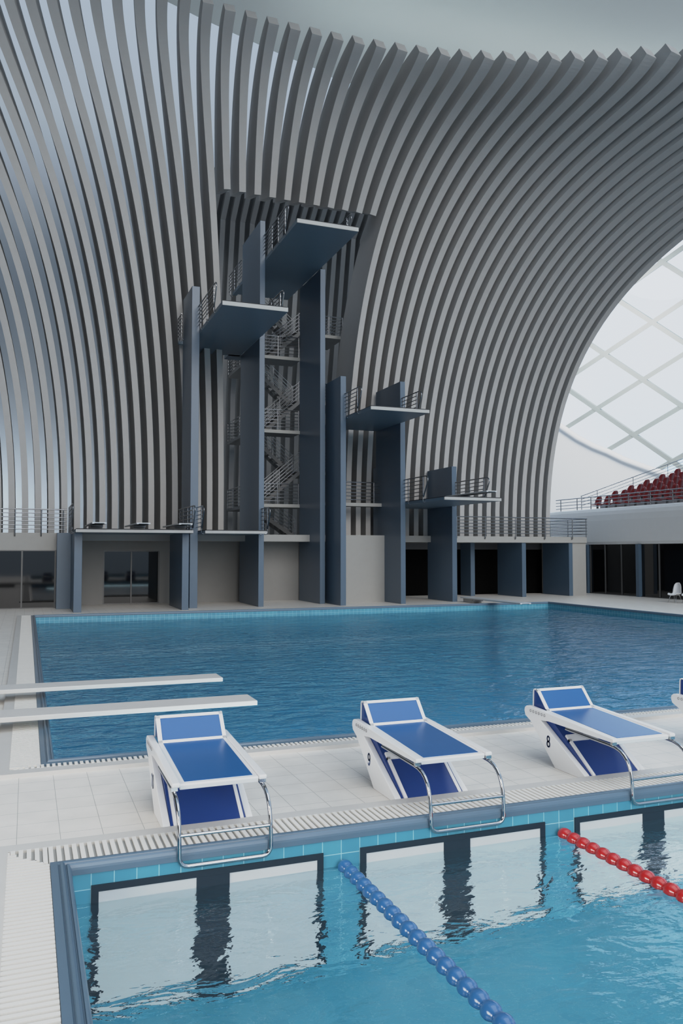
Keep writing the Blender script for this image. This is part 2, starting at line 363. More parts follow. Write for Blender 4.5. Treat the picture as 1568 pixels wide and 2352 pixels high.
def starting_block(txt, label):
    """built at the block-ten position, x measured from its left face at 1.415"""
    X = 1.415
    r = thing('starting_block', label, 'starting block', (X+0.51, 9.4, 0.0), 'starting blocks along the lane pool')
    pl = side_plate(X, X+0.08).build('side_plate', 'white', r, bevel=0.012)
    if txt:
        number_mesh(txt, X-0.004, 9.80, 0.335, 0.145).build('number', 'number', pl, normals=False)
    for i in range(6):
        MB().lathe([(0.0, 0.021), (-0.005, 0.021), (-0.005, 0.0145), (0.0, 0.0145)], 'x', (X-0.002, 10.225-i*0.068, 0.690-i*0.002), 14).build('bolt_ring', 'tier', pl)
    side_plate(X+0.91, X+0.99).build('side_plate', 'white', r, bevel=0.012)
    # sloping top board with white rim and blue non-slip face
    za = lambda y: 0.622+(y-8.47)*0.0615
    tb = MB().prism([(8.47, 0.575), (8.462, 0.622), (8.478, za(8.478)+0.012), (9.985, za(9.985)+0.012), (9.985, za(9.985)-0.04), (8.52, 0.573)], 'x', X+0.082, X+0.908)
    top = tb.build('top_board', 'white', r, bevel=0.006)
    e = 0.016
    MB().prism([(8.53, za(8.53)+e-0.01), (8.53, za(8.53)+e), (9.925, za(9.925)+e), (9.925, za(9.925)+e-0.01)], 'x', X+0.138, X+0.858).build('top_pad', 'blue', top)
    # raised wedge foot rest
    cr, pk = (9.955, 0.715), (10.205, 0.985)
    wd = MB().prism([cr, (10.19, 0.972), (10.21, 0.986), (10.24, 0.99), (10.27, 0.98), (10.283, 0.955), (10.295, 0.73)], 'x', X+0.105, X+0.89).build('foot_rest', 'darkblue', r)
    rim = MB()
    def on(x, t, o): return (x, cr[0]+(pk[0]-cr[0])*t-0.73*o, cr[1]+(pk[1]-cr[1])*t+0.68*o)
    for a, b, c, d in ((0.084, 0.906, 0.0, 0.10), (0.084, 0.906, 0.92, 1.03), (0.084, 0.135, 0.0, 1.03), (0.86, 0.906, 0.0, 1.03)):
        v = [on(X+a, c, 0), on(X+b, c, 0), on(X+b, d, 0), on(X+a, d, 0), on(X+a, c, 0.014), on(X+b, c, 0.014), on(X+b, d, 0.014), on(X+a, d, 0.014)]
        rim.add(v, [(0,3,2,1),(4,5,6,7),(0,1,5,4),(1,2,6,5),(2,3,7,6),(3,0,4,7)])
    for xs in (X+0.084, X+0.891):   # white edging running over the top and down the back
        P = [(10.18, 0.965), (10.205, 0.99), (10.24, 1.0), (10.275, 0.988), (10.29, 0.96), (10.303, 0.73)]
        Q = [(10.18, 0.95), (10.21, 0.975), (10.24, 0.985), (10.262, 0.975), (10.276, 0.955), (10.288, 0.73)]
        rim.prism(P+Q[::-1], 'x', xs, xs+0.015)
    rim.build('foot_rest_rim', 'white', wd)
    v = [on(X+0.135, 0.10, 0.006), on(X+0.86, 0.10, 0.006), on(X+0.86, 0.92, 0.006), on(X+0.135, 0.92, 0.006)]
    MB().quad(*v).build('foot_rest_pad', 'blue', wd, normals=False)
    # recessed sloping front under the board
    body = MB().prism([(9.60, 0.0), (9.0, 0.0), (9.0, 0.05), (9.785, 0.592), (10.15, 0.60)], 'x', X+0.082, X+0.908).build('body', 'darkblue', r)
    fr = MB()
    def sl(x, t, o): return (x, 8.99+0.785*t-0.57*o, 0.04+0.55*t+0.82*o)
    for a, b, c, d in ((0.112, 0.15, 0.0, 0.66), (0.842, 0.88, 0.0, 0.66), (0.112, 0.88, 0.62, 0.74)):
        v = [sl(X+a, c, 0), sl(X+b, c, 0), sl(X+b, d, 0), sl(X+a, d, 0), sl(X+a, c, 0.03), sl(X+b, c, 0.03), sl(X+b, d, 0.03), sl(X+a, d, 0.03)]
        fr.add(v, [(0,3,2,1),(4,5,6,7),(0,1,5,4),(1,2,6,5),(2,3,7,6),(3,0,4,7)])
    fr.build('front_frame', 'white', body)
    MB().quad(sl(X+0.15, 0.0, 0.02), sl(X+0.842, 0.0, 0.02), sl(X+0.842, 0.62, 0.02), sl(X+0.15, 0.62, 0.02)).build('front_panel', 'darkblue', body, normals=False)
    # chrome hand rail
    xl, xr = X+0.022, X+0.945; q = []
    arc = [(9.42, 0.585), (8.95, 0.572), (8.53, 0.562), (8.42, 0.553), (8.33, 0.53), (8.26, 0.49), (8.205, 0.435), (8.17, 0.37), (8.143, 0.28), (8.13, 0.18), (8.122, 0.08), (8.12, 0.02)]
    q = [(xl, y, z) for y, z in arc]
    q += [(xl+0.007, 8.12, -0.012), (xl+0.027, 8.12, -0.042), (xl+0.055, 8.12, -0.058), (xl+0.09, 8.12, -0.064)]
    q += [(xl+xr-a, b, c) for a, b, c in reversed(q)]
    hr = MB().tube(q, 0.0215, 12).build('hand_rail', 'chrome', r)
    MB().tube([(xl, 8.134, 0.228), (xr, 8.134, 0.228)], 0.0165, 10).build('cross_bar', 'chrome', hr)
    for x in (xl, xr): B(x-0.034, x+0.034, 8.436, 8.475, 0.575, 0.61).build('clamp', 'chrome', r)
    return r
PX = [0.0, 2.737, 5.472, 8.21]
BLK = [starting_block('10', 'white and blue starting block numbered ten, nearest the left corner of the pool')]
for i, (txt, lb) in enumerate([('9', 'white and blue starting block numbered nine, standing between the blue and red lane ropes'),
                               ('8', 'white and blue starting block numbered eight, to the right of the red lane rope'),
                               ('', 'white and blue starting block cut off at the right edge of the picture')]):
    o = starting_block(txt, lb); o.location.x += PX[i+1]; BLK.append(o)

# ------------------------------------------------------------------ springboards
def springboard(name, label, x0, x1, y0, y1, zt, mat, stand, axis, group=None, th=0.075):
    """flat tapered board; axis is the direction it projects along; stand = (from, to) span of its fulcrum box"""
    r = thing(name, label, 'springboard', ((x0+x1)/2, (y0+y1)/2, zt-0.3), group)
    if axis == 'x':
        ym = (y0+y1)/2
        b = MB().prism([(y0, zt), (y1, zt), (y1, zt-th), (y1-0.10, zt-th), (y1-0.12, zt-th*0.6), (y0+0.12, zt-th*0.6), (y0+0.10, zt-th), (y0, zt-th)], 'x', x0, x1)
        b.build('board', mat, r, bevel=0.012)
        B(stand[0], stand[1], y0+0.05, y1-0.05, 0.0, zt-th).build('stand', 'concrete', r)
    else:
        b = MB().prism([(x0, zt), (x1, zt), (x1, zt-th), (x1-0.10, zt-th), (x1-0.12, zt-th*0.6), (x0+0.12, zt-th*0.6), (x0+0.10, zt-th), (x0, zt-th)], 'y', y0, y1)
        b.build('board', mat, r, bevel=0.012)
        z0 = stand[2]
        B(x0+0.04, x1-0.04, stand[0], stand[1], z0, zt-th).build('stand', 'concrete', r)
        MB().lathe([(-(x1-x0)/2+0.03, 0.0), (-(x1-x0)/2+0.03, 0.06), ((x1-x0)/2-0.03, 0.06), ((x1-x0)/2-0.03, 0.0)], 'x', ((x0+x1)/2, stand[0]-0.12, zt-th-0.06), 12).build('roller', 'tier', r)
    return r
springboard('springboard', 'long white springboard reaching in from the left, nearer of the two low boards', -2.4, 3.96, 14.53, 15.24, 0.30, 'boardwhite', (-2.3, -0.9), 'x', 'low springboards at the left edge', 0.085)
springboard('springboard', 'long white springboard reaching in from the left, farther of the two low boards', -2.4, 3.98, 17.42, 18.08, 0.30, 'boardwhite', (-2.3, -0.9), 'x', 'low springboards at the left edge', 0.085)
springboard('springboard', 'low grey springboard over the far right corner of the diving pool', 24.28, 24.95, 36.9, 43.3, 0.30, 'boardgrey', (41.9, 43.0, 0.015), 'y')
for x, lb in ((2.91, 'leftmost'), (5.0, 'middle'), (7.07, 'rightmost')):
    springboard('springboard', lb+' of the three grey springboards on the wide low diving deck at the left', x, x+0.67, 40.9, 46.2, 4.42, 'boardgrey', (42.6, 44.0, 4.14), 'y', 'springboards on the low left deck')
springboard('springboard', 'grey springboard lying over the lowest right hand platform', 22.9, 23.55, 37.9, 44.0, 6.27, 'boardgrey', (41.0, 42.2, 5.94), 'y')

# ------------------------------------------------------------------ blade walls of the diving towers
def blade(label, *boxes, mat='blade'):
    mb = MB()
    for b in boxes: mb.box(*b)
    b = boxes[0]
    o = mb.build('tower_wall', mat, loc=((b[0]+b[1])/2, (b[2]+b[3])/2, 0), bevel=0.01)
    return tag(o, label, 'tower wall')
blade('short blue grey wall under the left end of the wide low deck', (2.19, 2.57, 42.45, 45.39, 0, 3.93))
blade('short blue grey return wall behind the left end of the low deck', (1.48, 2.19, 45.4, 46.3, 0, 3.99))
blade('short blue grey wall under the right end of the wide low deck', (7.49, 7.84, 42.35, 46.28, 0, 3.93))
blade('tall blue grey wall on the left of the second highest platform', (8.1, 8.52, 43.5, 46.15, 0, 17.35))
blade('tall blue grey wall under the right side of the second highest platform', (11.82, 12.12, 43.33, 47.6, 0, 14.8))
blade('tallest blue grey wall, rising above the left side of the highest platform', (12.12, 12.42, 44.4, 48.5, 0, 21.9))
blade('tall dark wall under the right side of the highest platform', (15.78, 16.09, 44.45, 48.3, 0, 19.56))
blade('blue grey wall on the left of the third platform, right of the stair tower', (16.34, 16.67, 42.6, 45.1, 0, 12.9))
blade('blue grey wall through the right side of the third platform', (20.11, 20.42, 42.75, 46.3, 0, 12.9), (20.115, 20.415, 46.2, 46.75, 0, 8.18))
blade('blue grey wall through the right side of the lowest platform', (23.88, 24.2, 43.5, 46.75, 0, 8.15))
blade('short blue grey fin at the far right, nearest the lowest platform', (28.08, 28.4, 48.6, 50.0, 0, 4.0))
blade('short blue grey fin at the far right, middle of three', (30.7, 31.01, 46.4, 49.45, 0, 4.03))
blade('short blue grey fin at the far right, next to the pale end wall', (34.44, 34.74, 46.4, 49.45, 0, 4.03))
o = B(34.75, 35.85, 46.42, 50, 0, 4.0).build('end_wall', 'concrete', loc=(35.3, 46.4, 0)); tag(o, 'pale grey end wall beside the right hand glazing', 'end wall')
o = B(16.67, 20.11, 45.05, 45.3, 0, 3.98).build('infill_wall', 'concrete', loc=(18.4, 45.1, 0)); tag(o, 'pale grey wall filling the gap below the third platform', 'infill wall')

# ------------------------------------------------------------------ platforms (slab, pale front edge, dark mat)
def platform(label, x0, x1, y0, y1, zb, zt, extra=(), ym=None):
    r = thing('diving_platform', label, 'diving platform', ((x0+x1)/2, (y0+y1)/2, zb), 'diving platforms of the towers')
    mb = B(x0, x1, y0+0.06, y1, zb, zt)
    for e in extra: mb.box(*e, zb, zt)
    mb.build('slab', 'under', r)
    B(x0, x1, y0, y0+0.06, zb, zt).build('front_edge', 'slabw', r)
    B(x0+0.05, x1-0.05, y0+0.03, ym or y1, zt, zt+0.045).build('mat', 'mat', r)
platform('highest diving platform, at the top of the stair tower', 12.43, 15.77, 38.5, 50.9, 19.58, 19.78, ((12.16, 12.43, 48.52, 51.2),))
platform('second highest diving platform, left of the stair tower', 8.53, 11.81, 38.0, 47.9, 14.8, 15.0, ((7.85, 8.53, 46.16, 46.4), (11.1, 12.1, 47.62, 48.9)))
platform('third highest diving platform, right of the stair tower', 16.68, 20.1, 39.05, 46.2, 10.45, 10.62, ((16.68, 18.2, 46.2, 50.9),))
platform('lowest diving platform of the right hand tower, with a springboard on it', 20.42, 23.88, 38.0, 46.9, 5.73, 5.88)
platform('wide low diving deck carrying three springboards', 2.19, 7.86, 41.3, 46.3, 3.94, 4.08)
platform('low diving platform between the wide deck and the stair tower', 8.53, 11.8, 41.6, 46.3, 3.94, 4.08)

# ------------------------------------------------------------------ railings
def railing(label, path, posts, z0, h=1.25, n=6, hook=None, loop=0, mat='steel', group='metal guard rails', rr=0.027, zfirst=0.2):
    """path: plan points; posts: distances along the path; hook: plan direction of the J foot; loop: length of a closing bow past the end"""
    pts = [Vector((p[0], p[1], 0)) for p in path]
    seg = [(pts[i+1]-pts[i]).length for i in range(len(pts)-1)]; L = sum(seg)
    def at(s):
        for i, l in enumerate(seg):
            if s <= l or i == len(seg)-1: return pts[i]+(pts[i+1]-pts[i])*(s/l)
            s -= l
    r = thing('guard_rail', label, 'guard rail', (pts[0].x, pts[0].y, z0), group)
    zs = [z0+zfirst+(h-zfirst)*i/(n-1) for i in range(n)]
    for i, z in enumerate(zs):
        q = [(p.x, p.y, z) for p in pts]
        if i == n-1 and loop:
            d = (pts[-1]-pts[-2]).normalized(); e = pts[-1]
            for a, b in ((0.45, 0), (0.75, -0.03), (0.93, -0.10), (1.0, -0.2), (0.97, -0.32)):
                q.append((e.x+d.x*loop*a, e.y+d.y*loop*a, z+b))
            q.append((e.x+d.x*loop*0.05, e.y+d.y*loop*0.05, z0+0.12))
        MB().tube(q, rr*(1.25 if i == n-1 else 0.9), 6).build('top_rail' if i == n-1 else 'rail', mat, r)
    for s in posts:
        p = at(min(s, L)); q = [(p.x, p.y, z0+h), (p.x, p.y, z0-0.02)]
        if hook: q += [(p.x, p.y, z0-0.1), (p.x+hook[0]*0.05, p.y+hook[1]*0.05, z0-0.16), (p.x+hook[0]*0.13, p.y+hook[1]*0.13, z0-0.17)]
        MB().tube(q, rr*1.35, 6).build('post', mat, r)
    return r
# ledge rails
railing('long metal rail along the ledge at the far left', [(-4.5, 46.22), (2.0, 46.22)], [0.9, 2.6, 3.9, 5.2, 6.3], 4.0, hook=(0, 1))
railing('short metal rail at the left end of the wide low deck', [(2.08, 46.1), (2.08, 42.6)], [0.4, 1.5, 2.6, 3.5], 4.1, hook=(1, 0), loop=0.6)
railing('metal rail at the right end of the wide low deck', [(7.95, 46.0), (7.95, 41.9)], [0.3, 1.4, 2.6, 4.0], 4.1, hook=(-1, 0), loop=0.5)
railing('metal rail on the left side of the low platform next to the wide deck', [(8.43, 43.4), (8.43, 42.0)], [1.3], 4.1, hook=(1, 0), loop=0.5)
railing('metal rail on the right side of the low platform next to the stair tower', [(11.97, 43.3), (11.97, 42.1)], [0.2, 1.15], 4.1, hook=(-1, 0), loop=0.5)
railing('metal rail on the left side of the highest platform', [(12.36, 44.4), (12.36, 40.3)], [1.6, 2.8, 4.05], 19.8, hook=(1, 0), loop=0.55)
railing('metal rail on the right side of the highest platform', [(15.86, 50.5), (15.86, 40.3)], [1.0, 3.4, 7.0, 8.6, 10.1], 19.8, hook=(-1, 0), loop=0.55)
railing('metal rail behind the tallest wall at the rear of the highest platform', [(12.1, 52.0), (12.1, 48.6)], [0.4, 1.5, 2.7], 19.8, hook=(1, 0))
railing('metal rail on the left side of the second highest platform', [(8.46, 43.5), (8.46, 39.6)], [0.6, 2.2, 3.85], 15.02, hook=(1, 0), loop=0.55)
railing('metal rail on the right side of the second highest platform', [(11.9, 43.3), (11.9, 39.6)], [0.4, 2.0, 3.65], 15.02, hook=(-1, 0), loop=0.55)
railing('metal rail at the rear left of the second highest platform', [(7.85, 46.4), (7.85, 45.2)], [0.15, 0.6, 1.1], 15.02, hook=(1, 0))
railing('metal rail on the left side of the third platform', [(16.6, 42.6), (16.6, 40.7)], [0.3, 1.85], 10.65, hook=(1, 0), loop=0.55)
railing('metal rail on the right side of the third platform', [(20.18, 42.7), (20.18, 40.7)], [0.2, 1.95], 10.65, hook=(-1, 0), loop=0.55)
railing('metal rail on the left side of the lowest platform', [(20.34, 46.8), (20.34, 40.3)], [0.6, 2.2, 4.6, 6.45], 5.9, hook=(1, 0), loop=0.55)
railing('metal rail on the right side of the lowest platform', [(23.95, 43.2), (23.95, 39.9)], [0.05, 1.7, 3.25], 5.9, hook=(-1, 0), loop=0.55)
railing('long metal rail along the ledge at the far right', [(24.2, 46.2), (35.8, 46.2)], [1.5, 3.6, 5.9, 8.2, 10.4], 4.0, hook=(0, 1))
railing('metal rail on the return of the right ledge, running back beside the fascia', [(35.8, 46.2), (35.95, 52.0)], [0.1, 2.2, 4.4], 4.0)
# stair tower landings
def landing(label, z, boxes):
    r = thing('stair_landing', label, 'stair landing', (14, 49, z), 'landings of the stair tower')
    mb = MB()
    for b in boxes: mb.box(b[0], b[1], b[2]+0.05, b[3], z-0.2, z)
    mb.build('slab', 'stairs', r)
    e = MB()
    for b in boxes: e.box(b[0], b[1], b[2], b[2]+0.05, z-0.2, z)
    e.build('front_edge', 'concrete', r)
LV = [('lowest', 5.93), ('middle', 10.52), ('upper', 15.13)]
for nm, z in LV:
    bx = [(12.7, 15.77, 48.2, 49.9), (12.7, 13.7, 49.9, 54.8)]
    if nm == 'lowest': bx += [(15.77, 16.3, 48.35, 49.9), (16.1, 20.1, 45.42, 46.25)]
    landing(nm+' landing of the stair tower', z, bx)
    railing('metal rail along the front of the %s stair landing' % nm, [(12.5, 48.26), (15.75, 48.26)], [0.3, 1.85, 3.2], z, hook=None)
    railing('metal rail along the left side of the %s stair landing' % nm, [(12.72, 49.9), (12.72, 54.7), (13.7, 54.7)], [0.3, 1.6, 3.2, 4.8], z, hook=(1, 0))
railing('metal rail on the walkway between the third platform walls', [(16.7, 45.48), (20.0, 45.48)], [0.6, 2.9], 5.93)
for nm, z in (('lower', 8.2), ('middle', 12.8), ('upper', 17.3)):
    landing('half way landing at the right of the %s stair turn' % nm, z, [(16.35, 19.4, 50.1, 53.2)])
    railing('metal rail along the half way landing of the %s stair turn' % nm, [(16.3, 50.15), (19.38, 50.15), (19.38, 53.1)], [0.3, 2.1, 3.06], z)
# flights
def flight(label, xa, xb, y0, y1, za, zb, n):
    r = thing('stair_flight', label, 'stair flight', (xa, y0, za), 'flights of the stair tower')
    for i in range(n):
        t0 = i/n; x = xa+(xb-xa)*t0; x2 = xa+(xb-xa)*(i+1)/n; z = za+(zb-za)*(i+1)/n
        B(min(x, x2)-0.03, max(x, x2)+0.03, y0+0.06, y1-0.06, z-0.05, z).build('tread', 'stairs', r)
    for y in (y0, y1-0.05):
        MB().prism([(xa, za-0.25), (xa, za+0.05), (xb, zb+0.05), (xb, zb-0.25)], 'y', y, y+0.05).build('stringer', 'stairs', r)
        for j in range(5):
            h = 0.25+j*0.24
            MB().tube([(xa, y+0.02, za+h), (xb, y+0.02, zb+h)], 0.02, 6).build('rail', 'steel', r)
        for t in (0.02, 0.5, 0.98):
            MB().tube([(xa+(xb-xa)*t, y+0.02, za+(zb-za)*t), (xa+(xb-xa)*t, y+0.02, za+(zb-za)*t+1.22)], 0.026, 6).build('post', 'steel', r)
FL = [4.0, 5.93, 10.52, 15.13, 19.7]; MID = [None, 8.2, 12.8, 17.3]
flight('lowest stair flight, from the ledge to the lowest landing', 16.6, 13.7, 51.6, 52.9, 4.0, 5.93, 8)
for i, nm in ((1, 'lower'), (2, 'middle'), (3, 'upper')):
    flight('front stair flight rising right from the %s level of the tower' % nm, 13.7, 16.35, 50.1, 51.4, FL[i], MID[i], 9)
    flight('rear stair flight rising left from the %s half way landing' % nm, 16.35, 13.7, 51.6, 52.9, MID[i], FL[i+1], 9)

# ------------------------------------------------------------------ curved rib wall
RP = [10.5515, 0.6661, 47.0114, 8.4897, 12.6384, 27.5978, 0.0416, 0.26, 31.0, 24.4069, 0.6917, -0.7564, 0.2428, -0.0902, 0.0338, 0.6664, 0.0077, -0.055, -3.5981, -2.0733, -0.5094, 3.7059, -1.5398]
RZB = 4.4
def rib_curve(k, n=56):
    p = RP; u = (k-p[7])/30.0; a = p[9]+p[10]*u+p[11]*u*u; b = p[12]+p[13]*u+p[14]*u*u; m = p[15]+p[16]*u+p[17]*u*u
    ze = p[8]+p[18]*u+p[19]*u*u; bx, by = p[0]+p[1]*k, p[2]; an = p[6]*(k-p[7])
    ex, ey = p[3]+p[5]*sin(an), p[4]+p[5]*cos(an); L = sqrt((ex-bx)**2+(ey-by)**2)
    P = [(0, RZB), (0, RZB+a), (1-b, ze-b*L*m), (1, ze)]; bul = p[20]+p[21]*u+p[22]*u*u
    out = []
    for i in range(n+1):
        t = i/n; c = [(1-t)**3, 3*(1-t)**2*t, 3*(1-t)*t*t, t**3]
        q = sum(c[j]*P[j][0] for j in range(4)); z = sum(c[j]*P[j][1] for j in range(4))
        out.append((Vector((bx+(ex-bx)*q+bul*4*q*(1-q), by+(ey-by)*q, z)), t, q))
    tang = Vector((cos(an), -sin(an), 0))
    return out, tang
AN = [0]
def rib_mesh(k, zcut=None):
    cur, tang = rib_curve(k); AN[0] = RP[6]*(k-RP[7])
    tmax = 1.0 if k < 27 else 1.0-(k-26)*0.047
    pts = [c for c in cur if c[1] <= tmax+1e-6]
    if zcut is not None: pts = [c for c in pts if c[0].z >= zcut]
    else: pts = [(Vector((pts[0][0].x, pts[0][0].y, 4.0)), 0.0, 0.0)]+pts
    mb = MB(); vs = []
    for i, (P, t, q) in enumerate(pts):
        A = pts[max(0, i-1)][0]; Bq = pts[min(len(pts)-1, i+1)][0]; T = (Bq-A).normalized()
        lat = (Vector((1, 0, 0))*(1-q)+tang*q); lat = (lat-T*lat.dot(T)).normalized()
        ph = max(0.0, -0.28*AN[0]*q)
        nrm = Vector((cos(ph), -sin(ph), 0)).cross(T).normalized()
        if nrm.y*0.7+nrm.z < 0: nrm = -nrm
        tt = max(0.0, (t-0.22)/0.78)
        w = (0.322+(0.555-0.322)*q)/2; d = 3.0+(0.74-3.0)*tt
        vs += [P-lat*w, P+lat*w, P+lat*w+nrm*d, P-lat*w+nrm*d]
    n = len(pts)
    fs = [(i*4+j, i*4+(j+1) % 4, i*4+4+(j+1) % 4, i*4+4+j) for i in range(n-1) for j in range(4)]
    mb.add(vs, fs)
    mb.add(vs[:4], [(0, 1, 2, 3)]); mb.add(vs[-4:], [(3, 2, 1, 0)])
    return mb
ORD = ['first', 'second', 'third', 'fourth', 'fifth', 'sixth', 'seventh', 'eighth', 'ninth', 'tenth', 'eleventh', 'twelfth', 'thirteenth', 'fourteenth', 'fifteenth', 'sixteenth',
       'seventeenth', 'eighteenth', 'nineteenth', 'twentieth', 'twenty-first', 'twenty-second', 'twenty-third', 'twenty-fourth']
for k in range(-20, 35):
    if k <= 0: lb = '%s curved grey rib to the left of the stair tower recess' % ORD[-k]
    elif k <= 11: lb = 'curved grey rib cut short above the stair tower, %s from the left' % ORD[k-1]
    elif k == 34: lb = 'last curved grey rib on the right, against the lattice window'
    else: lb = '%s curved grey rib to the right of the stair tower recess' % ORD[k-12]
    zc = None
    if 1 <= k <= 11: zc = 23.5-0.035*(k-1)
    o = rib_mesh(k, zc).build('curved_rib', 'rib', loc=(RP[0]+RP[1]*k, RP[2], zc or 4.0))
    tag(o, lb, 'rib', 'curved ribs of the rear wall')
# straight ribs at the back of the recess
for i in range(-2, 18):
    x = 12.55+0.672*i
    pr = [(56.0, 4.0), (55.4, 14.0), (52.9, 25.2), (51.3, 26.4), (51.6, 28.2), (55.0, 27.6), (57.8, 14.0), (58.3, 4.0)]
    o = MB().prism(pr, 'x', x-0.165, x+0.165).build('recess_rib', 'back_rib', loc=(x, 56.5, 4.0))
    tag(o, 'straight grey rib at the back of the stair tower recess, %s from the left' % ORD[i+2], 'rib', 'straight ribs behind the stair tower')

# ------------------------------------------------------------------ rear structure: ledge, ground floor walls, glazing
def wall(name, mb, mat, lb): struct(name, mb, mat, lb, 'wall')
lg = MB(); lg.box(1.48, 35.85, 46.3, 62, 3.6, 4.0); lg.box(-12, 1.48, 46.3, 62, 3.08, 4.0)
wall('trim_4', lg, 'concrete', 'pale concrete ledge carrying the ribs')
bw = MB()
for a, b in ((2.19, 4.08), (7.26, 20.11)): bw.box(a, b, 48.5, 48.7, 0, 3.6)
bw.box(4.08, 7.26, 48.5, 48.7, 3.05, 3.6)
wall('wall_back', bw, 'shaded_wall', 'pale grey ground floor wall behind the tower walls')
hd = MB(); hd.box(20.42, 38.2, 50.0, 50.2, 3.15, 3.6)
wall('wall_back_right', hd, 'wallgrey', 'grey lintel wall over the dark openings at the right')
ob = MB(); ob.box(20.42, 38.2, 50.4, 50.5, 0, 3.2)  # black sheet, its colour painted as the shade inside the openings
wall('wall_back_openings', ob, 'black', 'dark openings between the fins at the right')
def glazing(name, x0, x1, y, z0, z1, mull, lb, cat):
    r = thing(name, lb, cat, ((x0+x1)/2, y, z0)); r['kind'] = 'structure'
    B(x0, x1, y, y+0.04, z0, z1).build('pane', 'glassdark', r)
    f = MB()
    for m in mull: f.box(m-0.04, m+0.04, y-0.05, y+0.02, z0, z1)
    f.box(x0, x1, y-0.04, y+0.02, z1-0.05, z1); f.box(x0, x1, y-0.04, y+0.02, z0, z0+0.05)
    f.build('frame', 'frame', r)
glazing('window_1', -12, 1.48, 46.35, 0, 3.08, (-3.0, -0.22, 1.44), 'dark glazed front below the ledge at the far left', 'window')
glazing('door_1', 4.08, 7.26, 48.58, 0, 3.05, (4.12, 5.66, 7.22), 'dark glazed door under the wide low deck', 'door')
# right hand glazing below the stand
r = thing('window_2', 'dark glazed front below the grandstand at the right', 'window', (38.2, 40, 0)); r['kind'] = 'structure'
B(38.2, 38.25, 20, 49.2, 0, 3.5).build('pane', 'glassdark', r)
f = MB()
for y in (48.9, 47.3, 45.6, 42.0, 39.0, 36.0): f.box(38.14, 38.2, y-0.04, y+0.04, 0, 3.5)
f.box(38.14, 38.2, 20, 49.2, 0, 0.05)
f.build('frame', 'frame', r)
o = B(37.95, 38.2, 43.65, 43.95, 0, 3.5).build('glazing_post', 'blade', loc=(38.1, 43.8, 0)); tag(o, 'blue grey post in the right hand glazing', 'post')
o = B(37.95, 38.2, 49.0, 49.3, 0, 3.5).build('glazing_post', 'blade', loc=(38.1, 49.1, 0)); tag(o, 'blue grey post where the right hand glazing meets the pale end wall', 'post')
# unseen left wall, extended to block sky light from that side
wall('wall_left', B(-14.2, -14, -70, 62, 0, 40), 'wallgrey', 'unseen grey side wall at the left, shaped to block sky light')
# curved ceiling edge high above, pale rear shell behind the ribs
ce = [(9.2, 48.8), (12.0, 49.7), (15, 50.6), (18.1, 51.4), (19.7, 52.1), (30, 52.3), (56, 52.3), (56, 28), (-14, 28), (-14, 35), (-8, 39.5), (-2, 43.6), (4, 46.9)]  # unseen front part, its edge placed to shape the light on the ribs
struct('ceiling', MB().prism(ce, 'z', 36, 36.6), 'ceiling', 'pale grey green ceiling with a curved edge above the ribs', 'ceiling')
sh = MB(); sh.quad((-45, 62, 4), (22.6, 62, 4), (23.5, 62, 60), (-45, 62, 60))
struct('wall_rear_shell', sh, 'shell', 'pale blue grey shell seen between the ribs', 'wall')

# ------------------------------------------------------------------ right side: fascia, stand, seats, lattice window
fa = MB().prism([(38.25, 3.5), (38.12, 3.52), (38.05, 3.7), (37.98, 5.2), (37.99, 5.6), (38.05, 5.85), (38.18, 6.02), (38.4, 6.1), (38.58, 6.12), (38.58, 3.5)], 'y', 15, 62)
wall('wall_right', fa, 'fascia', 'grey curved fascia of the grandstand')
ti = MB(); NR = 9
for j in range(NR): ti.box(38.59+1.37*j, 38.6+1.37*(j+1), 25, 50.0, 3.5, 6.02+0.45*j)
struct('trim_5', ti, 'tier', 'grey stepped tiers of the grandstand', 'tier')
def seat_parts(r, x, y, z):
    bk = MB(); n = 12; rows = 7; vs = []; w = 0.36
    for side in (0, 1):
        for i in range(rows+1):
            t = i/rows
            for j in range(n+1):
                s = -1+2*j/n
                hw = w*(1-0.05*t)*(1.0 if t < 0.45 else sqrt(max(0.0, 1-((t-0.45)/0.56)**2*0.75)))
                yy = hw*s; zz = 0.40+0.66*t*(1-0.05*s*s)
                xx = 0.30+0.14*t-0.17*(s*s)*(1-0.3*t)+(0.035 if side else 0)
                vs.append((x+xx, y+yy, z+zz))
    N = (rows+1)*(n+1); fs = []
    for i in range(rows):
        for j in range(n):
            a = i*(n+1)+j; fs += [(a, a+1, a+n+2, a+n+1), (N+a, N+a+n+1, N+a+n+2, N+a+1)]
    for j in range(n):
        fs += [(j, N+j, N+j+1, j+1), (rows*(n+1)+j, rows*(n+1)+j+1, N+rows*(n+1)+j+1, N+rows*(n+1)+j)]
    for i in range(rows):
        a, b = i*(n+1), i*(n+1)+n; fs += [(a, a+n+1, N+a+n+1, N+a), (b, N+b, N+b+n+1, b+n+1)]
    bk.add(vs, fs, True); bk.build('backrest', 'red', r)
    sp = MB().prism([(x-0.22, z+0.43), (x-0.18, z+0.46), (x+0.05, z+0.43), (x+0.33, z+0.42), (x+0.33, z+0.36), (x+0.0, z+0.37), (x-0.2, z+0.40)], 'y', y-0.33, y+0.33)
    sp.build('seat_pan', 'red', r, bevel=0.02)
    B(x+0.08, x+0.2, y-0.05, y+0.05, z, z+0.38).build('bracket', 'frame', r)
RN = ['front', 'second', 'third', 'fourth', 'fifth', 'sixth', 'seventh']
proto = None; SY = 49.2
